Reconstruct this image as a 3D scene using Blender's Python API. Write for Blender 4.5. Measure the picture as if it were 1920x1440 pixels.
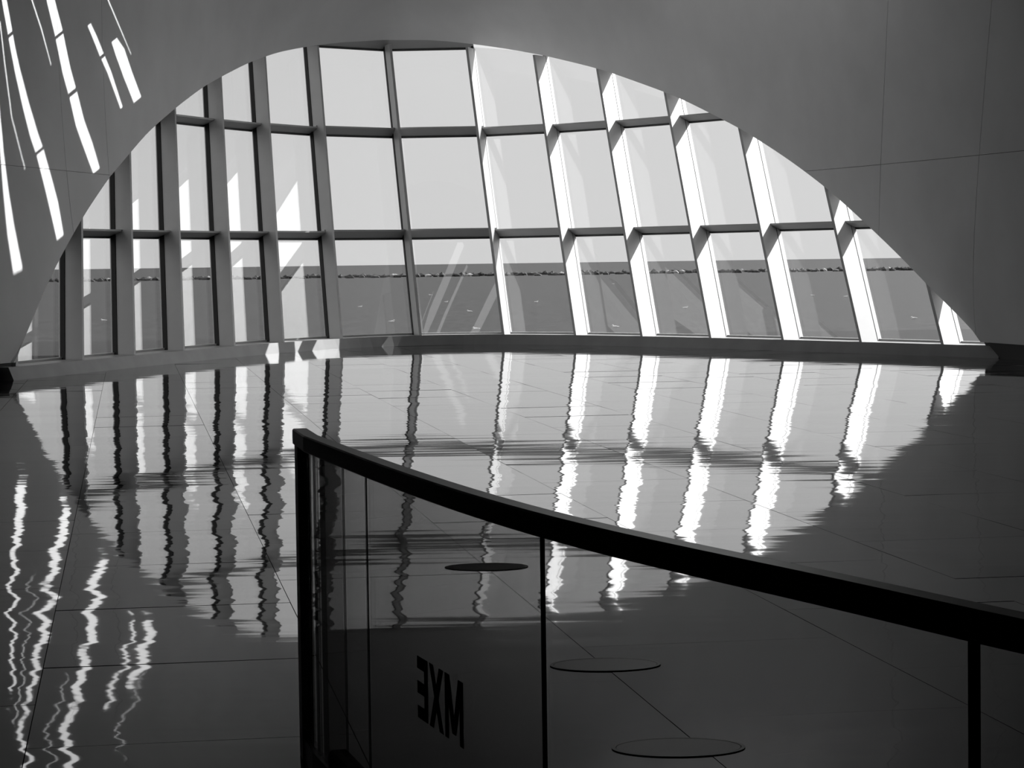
import bpy, bmesh, math, random
import numpy as np
from mathutils import Vector, Matrix
from mathutils.bvhtree import BVHTree

random.seed(7)
scene = bpy.context.scene
for o in list(bpy.data.objects):
    bpy.data.objects.remove(o, do_unlink=True)
C = scene.collection

# ------------------------------------------------------------------ camera
FPX, EYE = 4500.0, 1.6            # focal length in pixels of the 1920x1440 frame, eye height
RHO = math.atan(0.0137)           # small roll
PITCH = math.atan(227.1 * math.cos(RHO) / FPX)
cam_data = bpy.data.cameras.new('camera')
cam_data.sensor_width = 36.0
cam_data.lens = FPX / 1920.0 * 36.0
cam_data.clip_start = 0.05
cam_data.clip_end = 60000.0
cam = bpy.data.objects.new('camera', cam_data)
C.objects.link(cam)
_U = Vector((0, math.sin(PITCH), math.cos(PITCH)))
_R = Vector((1, 0, 0))
_right = _R * math.cos(RHO) - _U * math.sin(RHO)
_up = _R * math.sin(RHO) + _U * math.cos(RHO)
_back = _right.cross(_up)
m = Matrix((_right, _up, _back)).transposed().to_4x4()
m.translation = Vector((0, 0, EYE))
cam.matrix_world = m
scene.camera = cam

# ------------------------------------------------------------------ sky, sun, exposure
SKY, GLOW, GLOW_N = 0.79, 3.2, 12.0
world = bpy.data.worlds.new('sky')
scene.world = world
world.use_nodes = True
bg = world.node_tree.nodes['Background']
SUN_AZ, SUN_EL = math.radians(-49.0), math.radians(32.5)
SUN = Vector((-math.cos(SUN_AZ) * math.cos(SUN_EL), math.sin(SUN_AZ) * math.cos(SUN_EL), -math.sin(SUN_EL)))
_nt = world.node_tree
# even summer haze, brighter around the sun as haze is
_tc = _nt.nodes.new('ShaderNodeTexCoord')
_dot = _nt.nodes.new('ShaderNodeVectorMath'); _dot.operation = 'DOT_PRODUCT'
_dot.inputs[1].default_value = tuple(-SUN)
_nt.links.new(_tc.outputs['Generated'], _dot.inputs[0])
_mx = _nt.nodes.new('ShaderNodeMath'); _mx.operation = 'MAXIMUM'; _mx.inputs[1].default_value = 0.0
_nt.links.new(_dot.outputs['Value'], _mx.inputs[0])
_pw = _nt.nodes.new('ShaderNodeMath'); _pw.operation = 'POWER'; _pw.inputs[1].default_value = GLOW_N
_nt.links.new(_mx.outputs[0], _pw.inputs[0])
_ma = _nt.nodes.new('ShaderNodeMath'); _ma.operation = 'MULTIPLY_ADD'
_ma.inputs[1].default_value = GLOW; _ma.inputs[2].default_value = SKY
_nt.links.new(_pw.outputs[0], _ma.inputs[0])
_nt.links.new(_ma.outputs[0], bg.inputs['Color'])
bg.inputs['Strength'].default_value = 1.0
sun_data = bpy.data.lights.new('sun', 'SUN')
sun_data.energy = 10.0
sun_data.angle = math.radians(0.2)
sun = bpy.data.objects.new('sun', sun_data)
C.objects.link(sun)
sun.location = (40, 90, 60)
sun.rotation_euler = SUN.to_track_quat('-Z', 'Y').to_euler()
scene.view_settings.view_transform = 'Standard'
scene.view_settings.look = 'None'
scene.view_settings.exposure = 0.0
scene.view_settings.gamma = 1.0
scene.view_settings.use_curve_mapping = False
scene.cycles.caustics_reflective = True
scene.cycles.blur_glossy = 1.0
scene.cycles.caustics_refractive = False
scene.cycles.transparent_max_bounces = 32
scene.cycles.sample_clamp_indirect = 4.0

# ------------------------------------------------------------------ pixels <-> directions
def ray(x, y):
    dx, dy = x - 960.0, 720.0 - y
    a = dx * math.cos(RHO) + dy * math.sin(RHO)
    b = -dx * math.sin(RHO) + dy * math.cos(RHO)
    Y = FPX * math.cos(PITCH) + b * math.sin(PITCH)
    Z = -FPX * math.sin(PITCH) + b * math.cos(PITCH)
    return Vector((a / Y, 1.0, Z / Y))
def at_height(x, y, z):
    r = ray(x, y)
    return Vector((0, 0, EYE)) + r * ((z - EYE) / r.z)
def proj(P):
    X, Y, Z = P[0], P[1], P[2] - EYE
    d = Y * math.cos(PITCH) - Z * math.sin(PITCH)
    b = (Y * math.sin(PITCH) + Z * math.cos(PITCH)) * FPX / d
    a = X * FPX / d
    return (960 + a * math.cos(RHO) - b * math.sin(RHO), 720 - a * math.sin(RHO) - b * math.cos(RHO))

# ------------------------------------------------------------------ materials
def new_mat(name):
    mt = bpy.data.materials.new(name)
    mt.use_nodes = True
    nt = mt.node_tree
    return mt, nt, nt.nodes['Principled BSDF']
def grey(v):
    return (v, v, v, 1)
def plain(name, v, rough=0.5, spec=0.5, metal=0.0, var=0.0, scale=4.0, bump=0.0):
    mt, nt, b = new_mat(name)
    b.inputs['Roughness'].default_value = rough
    b.inputs['Specular IOR Level'].default_value = spec
    b.inputs['Metallic'].default_value = metal
    tc = nt.nodes.new('ShaderNodeNewGeometry')
    ns = nt.nodes.new('ShaderNodeTexNoise')
    ns.inputs['Scale'].default_value = scale
    ns.inputs['Detail'].default_value = 5
    nt.links.new(tc.outputs['Position'], ns.inputs['Vector'])
    rp = nt.nodes.new('ShaderNodeValToRGB')
    rp.color_ramp.elements[0].position = 0.3
    rp.color_ramp.elements[1].position = 0.7
    rp.color_ramp.elements[0].color = grey(v * (1 - var))
    rp.color_ramp.elements[1].color = grey(v * (1 + var))
    nt.links.new(ns.outputs['Fac'], rp.inputs['Fac'])
    nt.links.new(rp.outputs['Color'], b.inputs['Base Color'])
    if bump:
        bp = nt.nodes.new('ShaderNodeBump')
        bp.inputs['Strength'].default_value = 1.0
        bp.inputs['Distance'].default_value = bump
        nt.links.new(ns.outputs['Fac'], bp.inputs['Height'])
        nt.links.new(bp.outputs['Normal'], b.inputs['Normal'])
    return mt
def glass(name, tint, f0=0.04):
    """thin clear sheet: Schlick mirror over a transparent body (same from both sides)"""
    mt = bpy.data.materials.new(name)
    mt.use_nodes = True
    nt = mt.node_tree
    nt.nodes.clear()
    out = nt.nodes.new('ShaderNodeOutputMaterial')
    tr = nt.nodes.new('ShaderNodeBsdfTransparent')
    tr.inputs['Color'].default_value = grey(tint)
    gl = nt.nodes.new('ShaderNodeBsdfGlossy')
    gl.inputs['Roughness'].default_value = 0.0
    gl.inputs['Color'].default_value = grey(1.0)
    geo = nt.nodes.new('ShaderNodeNewGeometry')
    dot = nt.nodes.new('ShaderNodeVectorMath'); dot.operation = 'DOT_PRODUCT'
    nt.links.new(geo.outputs['Incoming'], dot.inputs[0])
    nt.links.new(geo.outputs['Normal'], dot.inputs[1])
    ab = nt.nodes.new('ShaderNodeMath'); ab.operation = 'ABSOLUTE'
    nt.links.new(dot.outputs['Value'], ab.inputs[0])
    om = nt.nodes.new('ShaderNodeMath'); om.operation = 'SUBTRACT'; om.inputs[0].default_value = 1.0
    nt.links.new(ab.outputs[0], om.inputs[1])
    pw = nt.nodes.new('ShaderNodeMath'); pw.operation = 'POWER'; pw.inputs[1].default_value = 5.0
    nt.links.new(om.outputs[0], pw.inputs[0])
    ma = nt.nodes.new('ShaderNodeMath'); ma.operation = 'MULTIPLY_ADD'
    ma.inputs[1].default_value = 1 - f0; ma.inputs[2].default_value = f0
    nt.links.new(pw.outputs[0], ma.inputs[0])
    mx = nt.nodes.new('ShaderNodeMixShader')
    nt.links.new(ma.outputs[0], mx.inputs[0])
    nt.links.new(tr.outputs[0], mx.inputs[1])
    nt.links.new(gl.outputs[0], mx.inputs[2])
    nt.links.new(mx.outputs[0], out.inputs['Surface'])
    return mt
RIPPLE = ((0.45, 1.1, 0.048, 0.0050, 1.0), (1.0, 4.0, 0.032, 0.0050, 1.0), (0.40, 10.0, 0.012, 0.0120, 1.0))
def fabric():
    mt = bpy.data.materials.new('white_fill_fabric'); mt.use_nodes = True  # translucent cloth of the added sheet that brightens the walls
    nt = mt.node_tree; nt.nodes.clear()
    out = nt.nodes.new('ShaderNodeOutputMaterial')
    tr = nt.nodes.new('ShaderNodeBsdfTranslucent'); tr.inputs['Color'].default_value = grey(0.9)
    df = nt.nodes.new('ShaderNodeBsdfDiffuse'); df.inputs['Color'].default_value = grey(0.75)
    mx = nt.nodes.new('ShaderNodeMixShader'); mx.inputs[0].default_value = 0.1
    nt.links.new(tr.outputs[0], mx.inputs[1]); nt.links.new(df.outputs[0], mx.inputs[2])
    nt.links.new(mx.outputs[0], out.inputs['Surface'])
    return mt
def floor_stone():
    mt, nt, b = new_mat('polished_stone')
    geo = nt.nodes.new('ShaderNodeNewGeometry')
    n1 = nt.nodes.new('ShaderNodeTexNoise')
    n1.inputs['Scale'].default_value = 1.6; n1.inputs['Detail'].default_value = 6
    nt.links.new(geo.outputs['Position'], n1.inputs['Vector'])
    rp = nt.nodes.new('ShaderNodeValToRGB')
    rp.color_ramp.elements[0].position = 0.3; rp.color_ramp.elements[0].color = grey(0.012)
    rp.color_ramp.elements[1].position = 0.75; rp.color_ramp.elements[1].color = grey(0.03)
    nt.links.new(n1.outputs['Fac'], rp.inputs['Fac'])
    nt.links.new(rp.outputs['Color'], b.inputs['Base Color'])
    b.inputs['Roughness'].default_value = 0.03
    b.inputs['IOR'].default_value = 1.46
    # gentle unevenness of the hand-ground polish: shallow cross-slopes, flatter lengthwise
    acc = None
    for (fx, fy, ax_, ay_, det) in RIPPLE:
        mp = nt.nodes.new('ShaderNodeMapping')
        mp.inputs['Scale'].default_value = (fx, fy, 1)
        nt.links.new(geo.outputs['Position'], mp.inputs['Vector'])
        n = nt.nodes.new('ShaderNodeTexNoise')
        n.inputs['Scale'].default_value = 1.0
        n.inputs['Detail'].default_value = det
        nt.links.new(mp.outputs[0], n.inputs['Vector'])
        sb = nt.nodes.new('ShaderNodeVectorMath'); sb.operation = 'SUBTRACT'
        sb.inputs[1].default_value = (0.5, 0.5, 0.5)
        nt.links.new(n.outputs['Color'], sb.inputs[0])
        ml = nt.nodes.new('ShaderNodeVectorMath'); ml.operation = 'MULTIPLY'
        ml.inputs[1].default_value = (ax_, ay_, 0.0)
        nt.links.new(sb.outputs[0], ml.inputs[0])
        ad = nt.nodes.new('ShaderNodeVectorMath'); ad.operation = 'ADD'
        nt.links.new((acc or geo).outputs[0 if acc else 'Normal'], ad.inputs[0])
        nt.links.new(ml.outputs[0], ad.inputs[1])
        acc = ad
    nm = nt.nodes.new('ShaderNodeVectorMath'); nm.operation = 'NORMALIZE'
    nt.links.new(acc.outputs[0], nm.inputs[0])
    nt.links.new(nm.outputs[0], b.inputs['Normal'])
    return mt
def water():
    mt, nt, b = new_mat('lake_water')
    geo = nt.nodes.new('ShaderNodeNewGeometry')
    mp = nt.nodes.new('ShaderNodeMapping')
    mp.inputs['Scale'].default_value = (0.26, 0.06, 1)
    nt.links.new(geo.outputs['Position'], mp.inputs['Vector'])
    n = nt.nodes.new('ShaderNodeTexNoise')
    n.inputs['Scale'].default_value = 3.0; n.inputs['Detail'].default_value = 8; n.inputs['Roughness'].default_value = 0.72
    nt.links.new(mp.outputs[0], n.inputs['Vector'])
    rp = nt.nodes.new('ShaderNodeValToRGB')
    rp.color_ramp.elements[0].position = 0.3; rp.color_ramp.elements[0].color = grey(0.013)
    rp.color_ramp.elements[1].position = 0.72; rp.color_ramp.elements[1].color = grey(0.046)
    nt.links.new(n.outputs['Fac'], rp.inputs['Fac'])
    nt.links.new(rp.outputs['Color'], b.inputs['Base Color'])
    b.inputs['Roughness'].default_value = 0.75
    b.inputs['Specular IOR Level'].default_value = 0.08
    return mt

M = {
    'concrete': plain('pale_concrete', 0.86, 0.85, 0.2, var=0.05, scale=0.8, bump=0.0),
    'core': plain('dark_joint', 0.10, 0.9, 0.1),
    'white_steel': plain('white_painted_steel', 0.55, 0.45, 0.4, var=0.03, scale=3),
    'gasket_and_shade': plain('black_gasket_and_shade', 0.012, 0.6, 0.3),
    'sill': plain('grey_stone_curb', 0.30, 0.45, 0.35, var=0.1, scale=2),
    'base': plain('dark_skirting', 0.05, 0.6, 0.3),
    'pane': glass('window_glass', 0.955, 0.08),
    'stone': floor_stone(),
    'fabric': fabric(),
    'grout': plain('dark_grout', 0.02, 0.9, 0.1),
    'rail': plain('black_lacquer', 0.004, 0.35, 0.35),
    'steel': plain('dark_brushed_steel', 0.30, 0.4, 0.5),
    'edge': plain('glass_edge', 0.75, 0.25, 0.6),
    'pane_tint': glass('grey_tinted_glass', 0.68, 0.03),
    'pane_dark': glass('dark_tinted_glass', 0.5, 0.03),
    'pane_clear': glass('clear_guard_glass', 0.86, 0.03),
    'black': plain('flat_black', 0.003, 0.7, 0.2),
    'plate': plain('dark_metal_plate', 0.012, 0.55, 0.3),
    'plate_dim': plain('worn_metal_plate', 0.008, 0.4, 0.2, var=0.6, scale=9),
    'water': water(),
    'rock': plain('wet_dark_rock', 0.035, 0.8, 0.2, var=0.5, scale=0.3),
    'rock_pale': plain('pale_rock', 0.35, 0.8, 0.2, var=0.2, scale=0.3),
    'gull': plain('white_feathers', 0.85, 0.8, 0.2),
    'roof': plain('grey_roof_concrete', 0.30, 0.85, 0.2),
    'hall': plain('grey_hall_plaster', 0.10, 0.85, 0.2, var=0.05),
}

# ------------------------------------------------------------------ helpers
def link(name, me, mat, parent=None):
    o = bpy.data.objects.new(name, me)
    C.objects.link(o)
    if mat and not me.materials:
        me.materials.append(mat)
    if parent:
        o.parent = parent
    return o
def mesh(name, verts, faces, smooth=False):
    me = bpy.data.meshes.new(name)
    me.from_pydata([tuple(p) for p in verts], [], faces)
    bmx = bmesh.new(); bmx.from_mesh(me)
    bmesh.ops.recalc_face_normals(bmx, faces=bmx.faces)
    bmx.to_mesh(me); bmx.free()
    if smooth:
        me.polygons.foreach_set('use_smooth', [True] * len(me.polygons))
    return me
def empty(name, loc=(0, 0, 0), parent=None):
    o = bpy.data.objects.new(name, None)
    o.empty_display_size = 0.2
    C.objects.link(o)
    o.location = loc
    if parent:
        o.parent = parent
    return o
def tag(o, label=None, cat=None, group=None, kind=None):
    if label: o['label'] = label
    if cat: o['category'] = cat
    if group: o['group'] = group
    if kind: o['kind'] = kind
    return o
BOXF = [(0, 1, 2, 3), (7, 6, 5, 4), (0, 4, 5, 1), (1, 5, 6, 2), (2, 6, 7, 3), (3, 7, 4, 0)]
def hexa(name, a, b):
    """solid between two quads a and b (4 points each, same order)"""
    return mesh(name, list(a) + list(b), BOXF)
def prism(name, poly, off):
    n = len(poly)
    vs = list(poly) + [p + off for p in poly]
    fs = [tuple(range(n)), tuple(range(2 * n - 1, n - 1, -1))]
    fs += [(i, (i + 1) % n, n + (i + 1) % n, n + i) for i in range(n)]
    return mesh(name, vs, fs)

# ------------------------------------------------------------------ the plan of the glazed prow
ax = ray(240, 502.8)
ANG = math.atan2(ax.x, 1.0)                     # hall axis, a little left of the view direction
UX = Vector((math.sin(ANG), math.cos(ANG), 0))
VX = Vector((math.cos(ANG), -math.sin(ANG), 0))
V0 = 6.05
ZS, LEAN, FIN = 0.19, 0.75, 0.50                # curb height, outward lean, fin depth
T = UX * LEAN + Vector((0, 0, 1))               # direction of every fin
def uc(q):
    return 47.837 - 0.230555 * q * q + 0.000775 * q ** 4
def plan(q):
    return UX * uc(q) + VX * (q + V0)
def tangent(q):
    return (UX * (-0.46111 * q + 0.0031 * q ** 3) + VX).normalized()
def inward(q):
    n = T.cross(tangent(q)).normalized()
    return -n if n.y > 0 else n
def flat_in(q):
    t = tangent(q)
    n = Vector((t.y, -t.x, 0))
    return -n if n.y > 0 else n
def fin_depth(q):
    return 0.475 + 0.055 * max(-1.0, min(1.0, q / 2.5))
def surf(q, z, d=0.0):
    p = plan(q) + T * (z - ZS)
    p.z = z
    return p + inward(q) * d
# fins, at equal steps along the curve
FQ = [-8.05, -7.13, -6.33, -5.49, -4.54, -3.54, -2.27, -0.43, 1.47, 2.82, 3.87, 4.82, 5.71, 6.57, 7.39]
ROWS = [2.17, 4.34]
TOPROW = 6.31

# ------------------------------------------------------------------ the arch edge
ARCH = [(26, 680), (55, 613), (78, 556), (97, 515), (116, 477), (157, 404), (203, 335), (248, 282), (278, 247), (332, 200),
        (382, 162), (422, 140), (467, 117), (520, 98), (577, 87), (640, 79), (727, 74), (800, 74), (867, 80), (935, 89), (997, 99.5),
        (1027, 105.5), (1116, 127), (1151, 138), (1248, 173), (1284, 188), (1335, 214), (1386, 240), (1427, 265), (1480, 300),
        (1547, 350), (1592, 390), (1635, 430), (1690, 483), (1737, 532), (1780, 575), (1833, 628), (1848, 643)]
def solve(px, py, q, z):
    for _ in range(60):
        d = AD(q)
        p = proj(surf(q, z, d))
        e = (px - p[0], py - p[1])
        h = 1e-3
        pq = proj(surf(q + h, z, d)); pz = proj(surf(q, z + h, d))
        a, c = (pq[0] - p[0]) / h, (pq[1] - p[1]) / h
        b, dd = (pz[0] - p[0]) / h, (pz[1] - p[1]) / h
        det = a * dd - b * c
        dq = (e[0] * dd - b * e[1]) / det
        dz = (a * e[1] - c * e[0]) / det
        q += max(-0.4, min(0.4, dq)); z += max(-0.5, min(0.5, dz))
        if abs(e[0]) + abs(e[1]) < 1e-3:
            break
    return q, z
def AD(q):
    return fin_depth(q) + 0.06
aq = []
q, z = -7.6, 0.2
for (px, py) in ARCH:
    q, z = solve(px, py, q, z)
    aq.append((q, z))
AQ = [a[0] for a in aq]; AZ = [a[1] for a in aq]
def arch_z(q):
    return float(np.interp(q, AQ, AZ, left=-1, right=-1))
E0 = [surf(a, b, AD(a)) for a, b in aq]
# carry both feet down to the floor, then resample
E0 = [Vector((E0[0].x - 0.05, E0[0].y, -0.02))] + E0 + [Vector((E0[-1].x + 0.05, E0[-1].y, -0.02))]
def resample(pts, n):
    d = [0.0]
    for i in range(1, len(pts)):
        d.append(d[-1] + (pts[i] - pts[i - 1]).length)
    out = []
    for k in range(n):
        s = d[-1] * k / (n - 1)
        out.append(Vector([float(np.interp(s, d, [p[j] for p in pts])) for j in range(3)]))
    return out
EDGE = resample(E0, 121)
# light smoothing, end points kept
for _ in range(2):
    EDGE = [EDGE[0]] + [(EDGE[i - 1] + EDGE[i] * 2 + EDGE[i + 1]) / 4 for i in range(1, len(EDGE) - 1)] + [EDGE[-1]]

# ------------------------------------------------------------------ the flaring end wall
HY, HX, HZ, ROOF = 28.0, 9.6, 26.0, 9.0
zmax = max(p.z for p in EDGE)
def outer(p):
    xm, hw = 0.2, 7.3
    ph = math.atan2(max(p.z, 0) / zmax, (p.x - xm) / hw)
    c, s = math.cos(ph), math.sin(ph)
    X = HX * math.copysign(abs(c) ** 0.30, c)
    Z = HZ * max(s, 0) ** 1.0
    return Vector((X, HY, max(Z, 0) if p.z > 0.0 else p.z))
NS = 36
def loft_verts():
    rows = []
    for k in range(NS + 1):
        s = k / NS
        rows.append([e.lerp(outer(e), s) for e in EDGE])
    return rows
rows = loft_verts()
nE = len(EDGE)
LV = [p for r in rows for p in r]
LF = [(k * nE + i, k * nE + i + 1, (k + 1) * nE + i + 1, (k + 1) * nE + i) for k in range(NS) for i in range(nE - 1)]
bvh = BVHTree.FromPolygons(LV, LF)
def loft_bm(offset):
    b = bmesh.new()
    vs = [b.verts.new(p) for p in LV]
    for f in LF:
        b.faces.new([vs[i] for i in f])
    bmesh.ops.recalc_face_normals(b, faces=b.faces)
    b.normal_update()
    # make normals face the hall
    ctr = Vector((0, 38, 2))
    s = sum((ctr - f.calc_center_median()).dot(f.normal) for f in b.faces)
    if s < 0:
        bmesh.ops.reverse_faces(b, faces=b.faces)
        b.normal_update()
    if offset:
        for vv in b.verts:
            vv.co -= vv.normal * offset
    return b
def cut(b, co, no):
    """keep the side the normal points away from"""
    g = list(b.verts) + list(b.edges) + list(b.faces)
    bmesh.ops.bisect_plane(b, geom=g, plane_co=co, plane_no=no, clear_outer=True)
def thicken(b, t):
    """solid of thickness t behind the face normals"""
    geom = bmesh.ops.solidify(b, geom=list(b.faces), thickness=t)
    bmesh.ops.recalc_face_normals(b, faces=b.faces)
def finish(b, name, smooth=True):
    me = bpy.data.meshes.new(name)
    b.to_mesh(me)
    if smooth:
        me.polygons.foreach_set('use_smooth', [True] * len(me.polygons))
        try:
            me.set_sharp_from_angle(angle=math.radians(35))
        except Exception:
            pass
    b.free()
    return me

wall = empty('wall_east', (0, 44, 0)); tag(wall, 'flaring pale concrete end wall around the arched lake window', 'wall', kind='structure')
wall_inv = Matrix.Translation((0, -44, 0))
def under_wall(o):
    o.parent = wall
    o.matrix_parent_inverse = wall_inv
b = loft_bm(0.10)
cut(b, (0, 0, ROOF), (0, 0, 1))
thicken(b, 0.22)
core = link('wall_core', finish(b, 'wall_core'), M['core']); under_wall(core)
rv = []
for a_, c_ in aq:
    for d_ in (AD(a_), -0.12):
        rv.append(surf(a_, c_, d_) + T * (0.0 if d_ > 0 else 0.42))
    for d_ in (-0.12, AD(a_)):
        p_ = surf(a_, c_, d_) + T * (0.0 if d_ > 0 else 0.42)
        out_ = Vector((p_.x - 0.0, 0, max(p_.z - 0.0, 0.3))).normalized()
        rv.append(p_ + out_ * 0.12)
rf = []
for k in range(len(aq) - 1):
    for s_ in range(4):
        rf.append((4 * k + s_, 4 * k + (s_ + 1) % 4, 4 * k + 4 + (s_ + 1) % 4, 4 * k + 4 + s_))
rf += [(0, 1, 2, 3), tuple(4 * (len(aq) - 1) + s_ for s_ in (3, 2, 1, 0))]
o = link('arch_reveal', mesh('arch_reveal', rv, rf), M['concrete']); under_wall(o)
YCS = {-1: [27.9, 33.2, 38.3, 40.3, 70.0], 1: [27.9, 33.0, 37.4, 40.6, 70.0]}
ZC = [0.24, 3.16, 20.0]
GAP = 0.006
for i, j, sd_ in [(i, j, sd_) for sd_ in (-1, 1) for i in range(4) for j in range(len(ZC) - 1)]:
    if True:
        YC = YCS[sd_]
        tilt = 0.0 if sd_ < 0 else 0.38
        zt_ = 0.0 if sd_ < 0 else 2.4
        b = loft_bm(0.0)
        cut(b, (0, 0, ROOF), (0, 0, 1))
        cut(b, (-2.4, 0, 0), (-sd_, 0, 0))
        cut(b, (0, YC[i] + GAP, zt_), (0, -1, -tilt)); cut(b, (0, YC[i + 1] - GAP, zt_), (0, 1, tilt))
        cut(b, (0, 0, ZC[j] + GAP * 0.6), (0, 0, -1)); cut(b, (0, 0, ZC[j + 1] - GAP * 0.6), (0, 0, 1))
        # every island is a panel of its own
        left = set(b.faces)
        while left:
            seed = left.pop(); isl = {seed}; st = [seed]
            while st:
                f = st.pop()
                for e in f.edges:
                    for g in e.link_faces:
                        if g in left:
                            left.discard(g); isl.add(g); st.append(g)
            nb = bmesh.new(); mp = {}
            for f in isl:
                vs = []
                for vv in f.verts:
                    if vv not in mp:
                        mp[vv] = nb.verts.new(vv.co)
                    vs.append(mp[vv])
                nb.faces.new(vs)
            nb.normal_update()
            if sum(f.calc_area() for f in nb.faces) < 0.02:
                nb.free(); continue
            thicken(nb, 0.09)
            o = link('concrete_panel', finish(nb, 'concrete_panel'), M['concrete']); under_wall(o)
        b.free()
# dark skirting set back under the panels
for side, sel in (('left', -1), ('right', 1)):
    b = loft_bm(0.05)
    cut(b, (0, 0, 0.235), (0, 0, 1)); cut(b, (0.5 * sel, 0, 0), (-sel, 0, 0))
    thicken(b, 0.04)
    tag(link('baseboard_' + side, finish(b, 'skirting'), M['base']), 'dark recessed skirting along the %s concrete wall' % ('north' if sel < 0 else 'south'), 'skirting', kind='structure')

# ------------------------------------------------------------------ hall: side walls, back wall, roof with an added skylight
def wallbox(name, x0, x1, y0, y1, z0, z1, mat, label):
    a = [Vector((x0, y0, z0)), Vector((x1, y0, z0)), Vector((x1, y1, z0)), Vector((x0, y1, z0))]
    c = [Vector((x0, y0, z1)), Vector((x1, y0, z1)), Vector((x1, y1, z1)), Vector((x0, y1, z1))]
    return tag(link(name, hexa(name, a, c), mat), label, name.split('_')[0], kind='structure')
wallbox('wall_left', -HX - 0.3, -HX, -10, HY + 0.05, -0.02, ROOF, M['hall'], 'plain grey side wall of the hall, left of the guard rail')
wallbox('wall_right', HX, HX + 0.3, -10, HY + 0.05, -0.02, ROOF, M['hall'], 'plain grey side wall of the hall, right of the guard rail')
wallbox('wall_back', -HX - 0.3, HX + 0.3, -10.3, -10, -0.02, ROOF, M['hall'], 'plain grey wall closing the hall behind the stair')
SKX0, SKX1, SKY0, SKY1 = 0.6, 4.6, 36.8, 48.3       # added skylight over the prow, unseen, brightens the walls
RX, RY = 10.2, 52.0
roof_v = []; roof_f = []
def roof_box(x0, x1, y0, y1):
    k = len(roof_v)
    for zz in (ROOF, ROOF + 0.35):
        roof_v.extend([Vector((x0, y0, zz)), Vector((x1, y0, zz)), Vector((x1, y1, zz)), Vector((x0, y1, zz))])
    roof_f.extend([tuple(k + i for i in f) for f in BOXF])
roof_box(-RX, RX, -10.3, SKY0)
roof_box(-RX, -8.2, SKY0, 44.0); roof_box(SKX1, RX, SKY0, 44.0); roof_box(SKX0, SKX1, SKY0, 37.5)
ceil = tag(link('ceiling', mesh('ceiling', roof_v, roof_f), M['roof']), 'flat grey roof of the hall with an added skylight opening', 'ceiling', kind='structure')

# added unseen roof slab: slots shaped to throw sun streaks onto the left wall
STREAKS = [
    ([(43, 563, 12), (37, 530, 16), (33, 505, 16), (20, 430, 13), (11, 360, 9), (4, 290, 6), (-2, 220, 5), (-10, 100, 5)], [522]),
    ([(113, 445, 12), (101, 385, 15), (88, 333, 14), (75, 285, 13), (63, 250, 13), (48, 195, 11), (33, 133, 9), (24, 90, 8), (17, 50, 8), (8, 0, 8), (0, -60, 8), (-10, -150, 8)], [392, 283, 63]),
    ([(181, 320, 12), (166, 275, 15), (150, 230, 15), (138, 180, 14), (125, 133, 14), (117, 95, 14), (110, 60, 14), (95, 0, 13), (82, -60, 13), (62, -150, 13)], [264, 173, 66]),
    ([(228, 202, 4), (205, 135, 6), (190, 100, 7), (178, 70, 7), (167, 45, 6)], [104]),
    ([(258, 187, 14), (240, 140, 15), (225, 97, 16), (214, 74, 10)], []),
    ([(246, 102, 1), (222, 45, 1.6), (203, 0, 1.8), (185, -50, 1.8)], []),
    ([(96, 122, 1), (78, 55, 1.6), (60, 0, 1.8), (45, -50, 1.8)], []),
    ([(47, 317, 1), (22, 220, 1.2), (9, 120, 1.4), (0, 40, 1.4)], []),
]
def to_roof(p):
    k = (ROOF - p.z) / -SUN.z
    return (p.x - SUN.x * k, p.y - SUN.y * k)
polys = []
for pts, gaps in STREAKS:
    dense = []
    for i in range(len(pts) - 1):
        n = 14
        for k in range(n):
            t = k / n
            dense.append(tuple(pts[i][j] * (1 - t) + pts[i + 1][j] * t for j in range(3)))
    dense.append(pts[-1])
    segs = []; cur = []
    for p in dense:
        if any(abs(p[1] - g) < 1.3 for g in gaps):
            if len(cur) > 1: segs.append(cur)
            cur = []
        else:
            cur.append(p)
    if len(cur) > 1: segs.append(cur)
    # close the gaps to a few pixels
    for sg in segs:
        L_, R_ = [], []
        ok = True
        for (x, y, w) in sg:
            pair = []
            for xx, dy in ((x - w / 2, 0.4 * w), (x + w / 2, -0.4 * w)):
                hit = bvh.ray_cast(Vector((0, 0, EYE)), ray(xx, y + dy).normalized())
                if hit[0] is not None:
                    r_ = to_roof(hit[0])
                    if -8.0 < r_[0] < SKX0 - 0.1 and SKY0 + 0.1 < r_[1] < 49.4:
                        pair.append(r_)
            if len(pair) == 2:
                L_.append(pair[0]); R_.append(pair[1])
        if ok and len(L_) > 1:
            polys.append(L_ + R_[::-1])
rect = [(-8.2, SKY0), (SKX0, SKY0), (SKX0, 49.6), (-8.2, 49.6)]
b = bmesh.new()
edges = []
for lp in [rect] + polys:
    vs = [b.verts.new(Vector((p[0], p[1], ROOF))) for p in lp]
    for i in range(len(vs)):
        edges.append(b.edges.new((vs[i], vs[(i + 1) % len(vs)])))
bmesh.ops.triangle_fill(b, use_beauty=True, use_dissolve=False, edges=edges)
b.normal_update()
thicken(b, 0.01)
tag(link('streak_deck_1', finish(b, 'streak_slots', False), M['roof']), 'added slotted deck over the prow, casting sun streaks on the left wall', 'roof', kind='structure')
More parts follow.
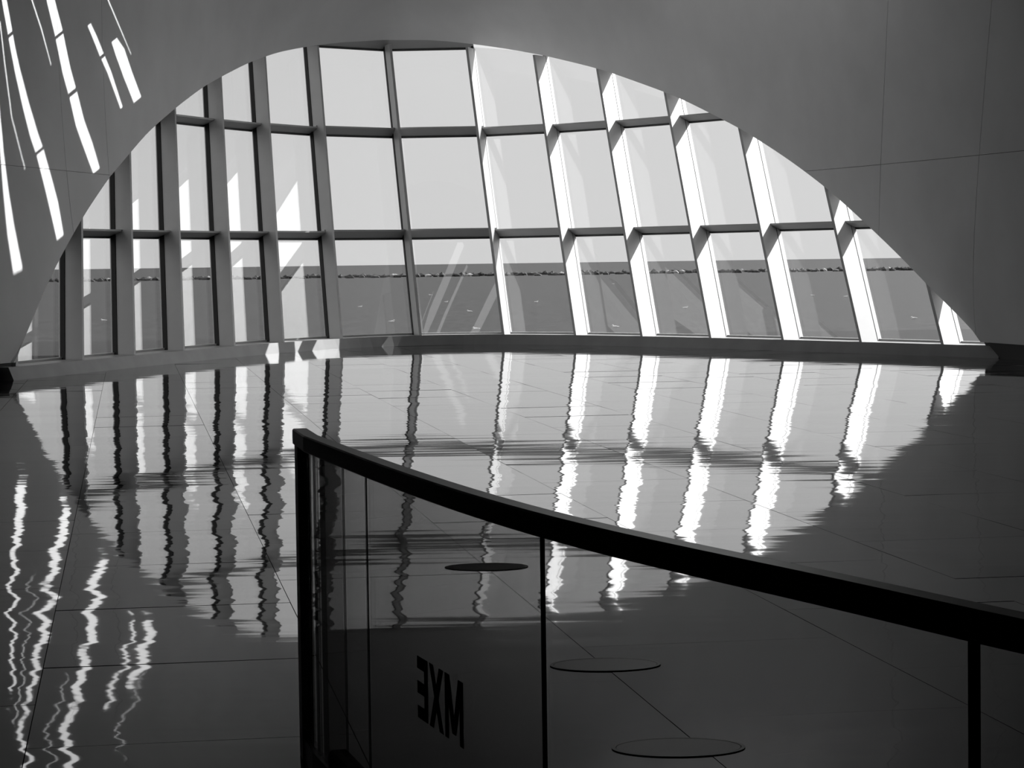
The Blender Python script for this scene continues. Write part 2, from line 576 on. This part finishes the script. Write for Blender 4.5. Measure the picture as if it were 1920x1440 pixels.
# added unseen fabric sheet over the skylight: scatters sunlight onto the left wall
e1 = SUN.cross(Vector((0, 0, 1))).normalized()
fill_corners = [Vector((x, y, ROOF)) for x, y in ((SKX0 - 0.3, SKY0 - 0.3), (SKX1 + 0.3, SKY0 - 0.3), (SKX1 + 0.3, SKY1 + 0.6), (SKX0 - 0.3, SKY1 + 0.6))]
ref = fill_corners[2] - SUN * 1.2
fill_corners = [p - SUN * ((p - ref).dot(SUN)) for p in fill_corners]
tag(link('fill_sheet', mesh('fill_sheet', fill_corners, [(0, 1, 2, 3)]), M['fabric']), 'added white fabric sheet over the skylight, scattering sun onto the walls', 'fill_sheet', kind='structure')

# ------------------------------------------------------------------ the window
win = empty('window_1', tuple(plan(0.0))); tag(win, 'tall leaning lake window of white fins and glass under the arch', 'window', kind='structure')
win_inv = Matrix.Translation(-plan(0.0))
def under_win(o, par=None):
    if par is None:
        o.parent = win; o.matrix_parent_inverse = win_inv
    else:
        o.parent = par
    return o
TH = 0.055
def level(p):
    return p - T * (p.z - ZS)
for q in FQ:
    zt = arch_z(q)
    zi = arch_z(q)
    ztop = max(zt, 0.9) + 0.22
    if q < AQ[0]: ztop = 0.9
    n = inward(q); tg = T.cross(n).normalized() * (TH / 2)
    def bar(name, d0, d1, w, z0, z1, mat, par=None):
        A = [surf(q, z0, d0) - tg * w, surf(q, z0, d0) + tg * w, surf(q, z0, d1) + tg * w, surf(q, z0, d1) - tg * w]
        A = [p - T * (p.z - z0) for p in A]
        Bq = [p + T * (z1 - z0) for p in A]
        o = link(name, hexa(name, A, Bq), mat)
        return under_win(o, par)
    z0 = ZS
    fin = bar('fin', 0.115, fin_depth(q), 1.0, z0, ztop, M['white_steel'])
    g = link('gasket_and_shade', hexa('gasket_and_shade', [level(surf(q, z0, d) + tg * s) for d, s in ((0.095, -.75), (0.095, .75), (0.115, .75), (0.115, -.75))],
             [surf(q, ztop, d) + tg * s for d, s in ((0.095, -.75), (0.095, .75), (0.115, .75), (0.115, -.75))]), M['gasket_and_shade'])
    g.parent = fin
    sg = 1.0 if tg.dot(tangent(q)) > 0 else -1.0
    shade_side = ((0.025, -1.0), (0.025, -1.4), (0.11, -1.4), (0.11, -1.0))  # black strip: shadow of the recess beside the glazing bar, put into colour
    g = link('gasket_and_shade', hexa('gasket_and_shade', [level(surf(q, z0, d) + tg * (w_ * sg)) for d, w_ in shade_side], [surf(q, ztop, d) + tg * (w_ * sg) for d, w_ in shade_side]), M['gasket_and_shade'])
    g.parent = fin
    g = link('glazing_bar', hexa('glazing_bar', [level(surf(q, z0, d) + tg * s) for d, s in ((0.0, -1), (0.0, 1), (0.095, 1), (0.095, -1))],
             [surf(q, ztop, d) + tg * s for d, s in ((0.0, -1), (0.0, 1), (0.095, 1), (0.095, -1))]), M['white_steel'])
    g.parent = fin
def bay_point(i, f, z, d):
    """point in bay i, fraction f across it, on the flat chord between the two fins"""
    a = surf(FQ[i], z, 0); c = surf(FQ[i + 1], z, 0)
    p = a.lerp(c, f)
    n = T.cross((c - a)).normalized()
    if n.y > 0: n = -n
    return p + n * d
MARG = 0.25
ZLIST = [ZS + 0.02] + ROWS + [6.9]
for i in range(len(FQ) - 1):
    qa, qb = FQ[i], FQ[i + 1]
    zc = [max(arch_z(qa + (qb - qa) * f), -1) for f in np.linspace(0, 1, 13)]
    zc = [z + MARG if z > 0 else -1 for z in zc]
    # transoms
    for r in ROWS:
        fr = [f for f, z in zip(np.linspace(0, 1, 13), zc) if z > r]
        if len(fr) < 2:
            continue
        f0, f1 = fr[0], fr[-1]
        half = 0.028
        def sec(f):
            wid = [(0.0, -half - 0.012), (0.24, -0.020), (0.24, 0.012), (0.0, half)]
            return [bay_point(i, f, r, d) + Vector((0, 0, h)) for d, h in wid]
        tr = under_win(link('transom', hexa('transom', sec(f0), sec(f1)), M['white_steel']))
        gs = [bay_point(i, f0, r, -0.01) + Vector((0, 0, -0.062)), bay_point(i, f0, r, -0.01) + Vector((0, 0, -0.04)), bay_point(i, f0, r, 0.03) + Vector((0, 0, -0.04)), bay_point(i, f0, r, 0.03) + Vector((0, 0, -0.062))]
        ge = [bay_point(i, f1, r, -0.01) + Vector((0, 0, -0.062)), bay_point(i, f1, r, -0.01) + Vector((0, 0, -0.04)), bay_point(i, f1, r, 0.03) + Vector((0, 0, -0.04)), bay_point(i, f1, r, 0.03) + Vector((0, 0, -0.062))]
        g = link('gasket_and_shade', hexa('gasket_and_shade', gs, ge), M['gasket_and_shade'])
        g.parent = tr
    # head rail under the crown of the arch
    if qa >= -2.4 and qb <= 1.6 or (abs(qa + 2.27) < .01) or (abs(qb - 1.47) < .01):
        def sec(f):
            return [bay_point(i, f, TOPROW, d) + Vector((0, 0, h)) for d, h in ((0.0, -0.04), (0.40, -0.02), (0.40, 0.02), (0.0, 0.04))]
        tr = under_win(link('transom', hexa('transom', sec(0), sec(1)), M['white_steel']))
        g = link('gasket_and_shade', hexa('gasket_and_shade', [bay_point(i, 0, TOPROW, d) + Vector((0, 0, h)) for d, h in ((-.01, -.065), (.03, -.065), (.03, -.04), (-.01, -.04))],
                 [bay_point(i, 1, TOPROW, d) + Vector((0, 0, h)) for d, h in ((-.01, -.065), (.03, -.065), (.03, -.04), (-.01, -.04))]), M['gasket_and_shade'])
        g.parent = tr
    # panes
    for j in range(len(ZLIST) - 1):
        za, zb = ZLIST[j] + 0.004, ZLIST[j + 1] - 0.004
        fs = list(np.linspace(0.015, 0.985, 13))
        tops = [min(zb, z) for z in zc]
        keep = [k for k in range(13) if tops[k] > za + 0.03]
        if len(keep) < 2:
            continue
        bot = [bay_point(i, fs[k], za, 0.02) for k in (keep[0], keep[-1])]
        up = [bay_point(i, fs[k], tops[k], 0.02) for k in reversed(keep)]
        # straight runs need only their ends
        if all(abs(tops[k] - zb) < 1e-6 for k in keep):
            up = [up[0], up[-1]]
        poly = [bot[0], bot[1]] + up
        c0 = bay_point(i, 0, za, 0); c1 = bay_point(i, 1, za, 0)
        n = T.cross((c1 - c0)).normalized()
        if n.y > 0: n = -n
        under_win(link('pane', prism('pane', poly, n * -0.014), M['pane']))
# curb under the window, its bead and ledge
NQ = 61
qs = list(np.linspace(-8.3, 8.0, NQ))
def strip(name, d0, d1, z0, z1, mat, par=None, batter=0.0):
    vs = []; fs = []
    for q in qs:
        a = plan(q) + flat_in(q) * d0; c = plan(q) + flat_in(q) * d1
        t = plan(q) + flat_in(q) * (d1 - batter)
        vs += [Vector((a.x, a.y, z0)), Vector((c.x, c.y, z0)), Vector((t.x, t.y, z1)), Vector((a.x, a.y, z1))]
    for k in range(NQ - 1):
        for s in range(4):
            fs.append((4 * k + s, 4 * k + (s + 1) % 4, 4 * k + 4 + (s + 1) % 4, 4 * k + 4 + s))
    fs += [(0, 1, 2, 3), tuple(4 * (NQ - 1) + s for s in (3, 2, 1, 0))]
    o = link(name, mesh(name, vs, fs), mat)
    if par is None:
        under_win(o)
    else:
        o.parent = par
    return o
sill = strip('sill', -0.25, FIN + 0.16, -0.02, ZS, M['sill'], None, 0.09)
strip('glazing_bead', -0.02, 0.06, ZS, ZS + 0.035, M['white_steel'], sill)

# ------------------------------------------------------------------ floor of polished tiles
TW, TL = 1.10, 1.64
floor = tag(link('floor', mesh('floor', [Vector(p) for p in ((-11, -10.3, -0.03), (11, -10.3, -0.03), (11, 54, -0.03), (-11, 54, -0.03), (-11, -10.3, -0.25), (11, -10.3, -0.25), (11, 54, -0.25), (-11, 54, -0.25))],
            [(0, 1, 2, 3), (7, 6, 5, 4), (0, 4, 5, 1), (1, 5, 6, 2), (2, 6, 7, 3), (3, 7, 4, 0)]), M['grout']),
            'dark polished stone tile floor mirroring the arched window', 'floor', kind='structure')
vref = at_height(1920, 1134, 0.0).dot(VX)
uref = at_height(1265, 1350, 0.0).dot(UX)
gap = 0.0018
tile_me = hexa('tile', [Vector((-TW / 2 + gap, -TL / 2 + gap, -0.03)), Vector((TW / 2 - gap, -TL / 2 + gap, -0.03)), Vector((TW / 2 - gap, TL / 2 - gap, -0.03)), Vector((-TW / 2 + gap, TL / 2 - gap, -0.03))],
                [Vector((-TW / 2 + gap, -TL / 2 + gap, 0)), Vector((TW / 2 - gap, -TL / 2 + gap, 0)), Vector((TW / 2 - gap, TL / 2 - gap, 0)), Vector((-TW / 2 + gap, TL / 2 - gap, 0))])
tile_me.materials.append(M['stone'])
cells = []
for a in range(-26, 26):
    for k in range(-14, 40):
        off = 0.5 if a % 2 else 0.0
        cv = vref + (a + 0.5) * TW
        cu = uref + (k + 0.5 + off) * TL
        P = UX * cu + VX * cv
        qq = cv - V0
        if cu > uc(qq) - FIN + 0.9 or P.y < -10 or abs(P.x) > 9.6:
            continue
        # footprint in the photograph
        pr = []
        for sx in (-.5, .5):
            for sy in (-.5, .5):
                c = P + VX * (sx * TW) + UX * (sy * TL)
                pr.append(proj(c) if c.y > 1 else None)
        area = 0
        if all(pr):
            xs = [p[0] for p in pr]; ys = [p[1] for p in pr]
            if max(xs) > 0 and min(xs) < 1920 and min(ys) < 1440 and max(ys) > 0:
                area = (min(max(xs), 1920) - max(min(xs), 0)) * (min(max(ys), 1440) - max(min(ys), 0))
        cells.append((area, P))
cells.sort(key=lambda c: -c[0])
rest_v, rest_f = [], []
for n, (area, P) in enumerate(cells):
    tx, ty = random.gauss(0, 0.0007), random.gauss(0, 0.0007)
    Mx = Matrix.Translation(P) @ Matrix.Rotation(-ANG, 4, 'Z') @ Matrix.Rotation(tx, 4, 'X') @ Matrix.Rotation(ty, 4, 'Y')
    if n < 300 and area > 0:
        o = bpy.data.objects.new('tile', tile_me); C.objects.link(o)
        o.matrix_world = Mx; o.parent = floor
    else:
        k = len(rest_v)
        rest_v.extend([Mx @ vv.co for vv in tile_me.vertices])
        rest_f.extend([tuple(k + i for i in p.vertices) for p in tile_me.polygons])
print('tiles', sum(1 for c in cells if c[0] > 0), len(cells))
o = link('tile_field', mesh('tile_field', rest_v, rest_f), M['stone'], floor); tag(o, kind='stuff')

# round cover plates let into the floor
for (px, py), pm, lab in (((912, 1062), 'plate', 'oval black floor cover plate seen through the dark glass panel'), ((1135, 1245), 'plate_dim', 'oval dull floor cover plate beside the slim guard post'), ((1272, 1400), 'plate_dim', 'oval dull floor cover plate low down behind the clear glass')):
    c = at_height(px, py, 0.004)
    r = 0.22
    e = empty('floor_cover_plate', (c.x, c.y, 0.0)); tag(e, lab, 'floor plate', 'oval floor cover plates')
    n = 40
    ring = [Vector((r * math.cos(2 * math.pi * k / n), 0.70 * r * math.sin(2 * math.pi * k / n), 0)) for k in range(n)]
    link('plate', prism('plate', [p * 0.93 + Vector((0, 0, 0.001)) for p in ring], Vector((0, 0, 0.002))), M[pm], e)
    vs = []; fs = []
    for p in ring:
        vs += [p + Vector((0, 0, 0.001)), p + Vector((0, 0, 0.0035)), p * 0.94 + Vector((0, 0, 0.0035)), p * 0.94 + Vector((0, 0, 0.001))]
    for k in range(n):
        k2 = (k + 1) % n
        for s in range(4):
            fs.append((4 * k + s, 4 * k + (s + 1) % 4, 4 * k2 + (s + 1) % 4, 4 * k2 + s))
    link('rim', mesh('rim', vs, fs), M[pm], e)

# ------------------------------------------------------------------ glass balustrade
RT, RH, RW = 1.07, 0.052, 0.05
RAILPX = [(568, 818), (601, 829), (650, 847), (695, 864), (812, 906), (960, 950), (1075, 979), (1166, 998.5), (1246, 1017), (1327, 1035), (1400, 1051), (1513, 1075), (1629, 1099), (1780, 1131.5), (1920, 1162)]
_pc = np.polyfit([p[0] for p in RAILPX], [p[1] for p in RAILPX], 5)
_tab = []
for _x in range(568, 1912, 8):
    _tab.append(at_height(_x, float(np.polyval(_pc, _x)), RT))
_d = (_tab[-1] - _tab[-30]).normalized()              # beyond the frame the rail runs straight on
_tab.append(_tab[-1] + _d * ((1.9 - _tab[-1].y) / _d.y))
front = [at_height(548, 803.5, RT), _tab[0]]
_tab.reverse()
_TY = [p.y for p in _tab]; _TX = [p.x for p in _tab]
yf, yn = float(front[1].y), 2.05
def path(y):
    if y > yf:      # the little turned end
        f = (y - yf) / (front[0].y - yf)
        return Vector((front[1].x + (front[0].x - front[1].x) * f, y, 0))
    return Vector((float(np.interp(y, _TY, _TX)), y, 0))
ylist = [float(front[0].y)] + list(np.linspace(yf, yn, 40))
bal = empty('glass_balustrade', tuple(path(5.0))); tag(bal, 'glass balustrade with slanting black handrail around the stair', 'balustrade')
bal_inv = Matrix.Translation(-path(5.0))
def under_bal(o, par=None):
    o.parent = par or bal
    if par is None:
        o.matrix_parent_inverse = bal_inv
    return o
def side(y):
    d = (path(y - 0.05) - path(y + 0.05)).normalized()
    s = Vector((d.y, -d.x, 0))
    return s if s.x > 0 else -s
def ribbon(name, ys, d0, d1, z0, z1, mat, par=None, bev=0.0):
    vs = []; fs = []; n = len(ys)
    if bev:
        sec = [(d0, z0 + bev), (d0 + bev, z0), (d1 - bev, z0), (d1, z0 + bev), (d1, z1 - bev), (d1 - bev, z1), (d0 + bev, z1), (d0, z1 - bev)]
    else:
        sec = [(d0, z0), (d1, z0), (d1, z1), (d0, z1)]
    ms = len(sec)
    for y in ys:
        p, s = path(y), side(y)
        vs += [p + s * d + Vector((0, 0, zz)) for d, zz in sec]
    for k in range(n - 1):
        for s in range(ms):
            fs.append((ms * k + s, ms * k + (s + 1) % ms, ms * k + ms + (s + 1) % ms, ms * k + ms + s))
    fs += [tuple(range(ms)), tuple(ms * (n - 1) + s for s in reversed(range(ms)))]
    return under_bal(link(name, mesh(name, vs, fs), mat), par)
ribbon('handrail', ylist, 0.0, RW, RT - RH, RT, M['rail'], bev=0.004)
ribbon('base_channel', ylist, 0.010, 0.040, 0.0, 0.075, M['rail'])
def y_at(px):
    """distance along the rail where its glass crosses this pixel column"""
    lo, hi = 2.2, float(front[0].y)
    for _ in range(50):
        mid = (lo + hi) / 2
        p = path(mid) + side(mid) * 0.025
        if proj(Vector((p.x, p.y, 0.8)))[0] > px: lo = mid
        else: hi = mid
    return (lo + hi) / 2
cuts = [y_at(x) for x in (603, 688, 1021, 1829)] + [2.05]
ystart = float(front[0].y) - 0.03
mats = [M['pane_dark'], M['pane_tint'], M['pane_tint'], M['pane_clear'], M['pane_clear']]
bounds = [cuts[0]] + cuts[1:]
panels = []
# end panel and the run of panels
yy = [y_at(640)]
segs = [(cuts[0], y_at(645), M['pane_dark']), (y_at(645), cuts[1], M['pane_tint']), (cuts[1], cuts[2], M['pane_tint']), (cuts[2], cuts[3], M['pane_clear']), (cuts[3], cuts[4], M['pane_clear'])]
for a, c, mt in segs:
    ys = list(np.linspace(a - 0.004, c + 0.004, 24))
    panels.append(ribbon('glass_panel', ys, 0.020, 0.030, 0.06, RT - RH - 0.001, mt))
for yc, w, d0, d1 in ((cuts[1], 0.003, 0.0245, 0.0275), (cuts[2], 0.010, 0.019, 0.0265), (cuts[3], 0.016, 0.018, 0.029)):
    ribbon('post', [yc + w / 2, yc - w / 2], d0, d1, 0.0, RT - RH + 0.002, M['black'])
# end post: square steel bar and the stacked edges of the laminated end glass
ye = float(front[0].y)
ribbon('end_post', [ye - 0.02, ye - 0.11], 0.004, 0.044, 0.0, RT - RH + 0.001, M['steel'])
for k, yk in enumerate(np.linspace(ye - 0.16, cuts[0] + 0.03, 5)):
    ribbon('glass_edge', [yk, yk - (0.07 if k % 2 == 0 else 0.03)], 0.020, 0.030, 0.06, RT - RH, M['pane_tint'] if k % 2 == 0 else M['pane_dark'])
# dark clamp at the foot
yk = y_at(648)
ribbon('clamp', [yk + 0.13, yk - 0.13], -0.012, 0.05, 0.0, 0.16, M['black'], bev=0.01)
# lettering, set to be read from the far side of the glass: M X E
yM, yE = y_at(871), y_at(785)
pM, pE = path(yM) + side(yM) * 0.0185, path(yE) + side(yE) * 0.0185
dirx = (pE - pM); length = dirx.length; dirx.normalize()
sd = Vector((0, 0, 1)); nz = dirx.cross(sd)
def glyph(ch, w):
    """stroke polygons of a heavy block letter in a w x 1 box"""
    t = 0.20
    if ch == 'E':
        return [[(0, 0), (t * 1.1, 0), (t * 1.1, 1), (0, 1)], [(t, 0), (w, 0), (w, t), (t, t)], [(t, .5 - t / 2), (w, .5 - t / 2), (w, .5 + t / 2), (t, .5 + t / 2)], [(t, 1 - t), (w, 1 - t), (w, 1), (t, 1)]]
    if ch == 'X':
        return [[(0, 0), (t * 1.2, 0), (w, 1), (w - t * 1.2, 1)], [(0, 1), (t * 1.2, 1), (w, 0), (w - t * 1.2, 0)]]
    if ch == 'M':
        return [[(0, 0), (t, 0), (t, 1), (0, 1)], [(w - t, 0), (w, 0), (w, 1), (w - t, 1)], [(0, 1), (t * 1.3, 1), (w / 2 + t / 2, .12), (w / 2 - t / 2, .12)], [(w, 1), (w - t * 1.3, 1), (w / 2 - t / 2, .12), (w / 2 + t / 2, .12)]]
HT, ZB = 0.158, 0.449
widths = {'M': 1.0, 'X': 0.82, 'E': 0.62}
sp = 0.08
tot = sum(widths.values()) + 2 * sp
kx = length / tot
x = 0.0
for ch in 'MXE':
    vs = []; fs = []
    for si, st in enumerate(glyph(ch, widths[ch])):
        k = len(vs)
        lift = 0.0002 * si
        for dz in (0.0, 0.0008 + lift):
            for (gx, gy) in st:
                vs.append(pM + dirx * ((x + gx) * kx) + Vector((0, 0, ZB + gy * HT)) - nz * dz)
        fs += [tuple(k + i for i in f) for f in BOXF]
    o = link('letter', mesh('letter', vs, fs), M['black'])
    under_bal(o, panels[2])
    x += widths[ch] + sp

# ------------------------------------------------------------------ lake, breakwater, gulls
LZ = -5.4
lake = tag(link('lake', mesh('lake', [Vector(p) for p in ((-9000, 57, LZ), (9000, 57, LZ), (9000, 40000, LZ), (-9000, 40000, LZ), (-9000, 57, LZ - 1), (9000, 57, LZ - 1), (9000, 40000, LZ - 1), (-9000, 40000, LZ - 1))],
           [(0, 1, 2, 3), (7, 6, 5, 4), (0, 4, 5, 1), (1, 5, 6, 2), (2, 6, 7, 3), (3, 7, 4, 0)]), M['water']), 'grey choppy lake reaching to the hazy horizon', 'lake', kind='structure')
bw = empty('breakwater', tuple(at_height(900, 522, LZ))); tag(bw, 'long low breakwater of dark rocks far out in the lake', 'breakwater')
rocks = []
for r in range(6):
    b = bmesh.new()
    bmesh.ops.create_icosphere(b, subdivisions=1, radius=1.0)
    for vv in b.verts:
        vv.co *= random.uniform(0.75, 1.2)
    rocks.append(finish(b, 'boulder', False))
for r in range(3):
    rocks[r].materials.append(M['rock'])
rocks[3].materials.append(M['rock']); rocks[4].materials.append(M['rock']); rocks[5].materials.append(M['rock_pale'])
binv = Matrix.Translation(-bw.location)
for n in range(290):
    px = 40 + n * 6.05 + random.uniform(-3, 3)
    base = 524.5 - 0.0137 * (px - 500)
    p = at_height(px, base - 1.5 + random.uniform(-1.0, 1.0), LZ)
    o = bpy.data.objects.new('boulder', rocks[5] if random.random() < 0.10 else rocks[random.randrange(5)])
    C.objects.link(o)
    sx = random.uniform(1.6, 3.2)
    o.location = (p.x, p.y, LZ + random.uniform(0.1, 0.7)); o.scale = (sx, random.uniform(1.5, 2.5), random.uniform(1.1, 1.9))
    o.rotation_euler = (0, 0, random.uniform(0, 6.28))
    o.parent = bw; o.matrix_parent_inverse = binv
def gull_mesh():
    b = bmesh.new()
    def blob(c, r, seg=10):
        res = bmesh.ops.create_uvsphere(b, u_segments=seg, v_segments=6, radius=1.0)
        for vv in res['verts']:
            vv.co = Vector((vv.co.x * r[0], vv.co.y * r[1], vv.co.z * r[2])) + Vector(c)
    blob((0, 0, 0.07), (0.24, 0.10, 0.10))
    blob((0.21, 0, 0.19), (0.065, 0.055, 0.06))
    blob((0.16, 0, 0.13), (0.06, 0.05, 0.09))
    blob((0.29, 0, 0.18), (0.05, 0.015, 0.015), 6)
    blob((-0.06, 0.085, 0.10), (0.22, 0.03, 0.06), 8)
    blob((-0.06, -0.062, 0.10), (0.22, 0.03, 0.06), 8)
    blob((-0.30, 0, 0.10), (0.12, 0.05, 0.025), 6)
    return finish(b, 'gull')
gm = gull_mesh(); gm.materials.append(M['gull'])
for k, (px, py) in enumerate([(676, 576), (807, 554), (735, 604), (880, 585), (1150, 533), (1153, 614), (1006, 567), (1523, 555), (1586, 557), (1713, 598), (1286, 578), (194, 602), (837, 567), (892, 618)]):
    p = at_height(px, py, LZ)
    o = bpy.data.objects.new('gull', gm); C.objects.link(o)
    o.location = (p.x, p.y, LZ - 0.01); o.rotation_euler = (0, 0, random.uniform(-0.6, 0.6) + (math.pi if k % 2 else 0))
    s = 1.25
    o.scale = (s, s, s)
    tag(o, 'white gull floating on the grey lake', 'bird', 'gulls on the lake')
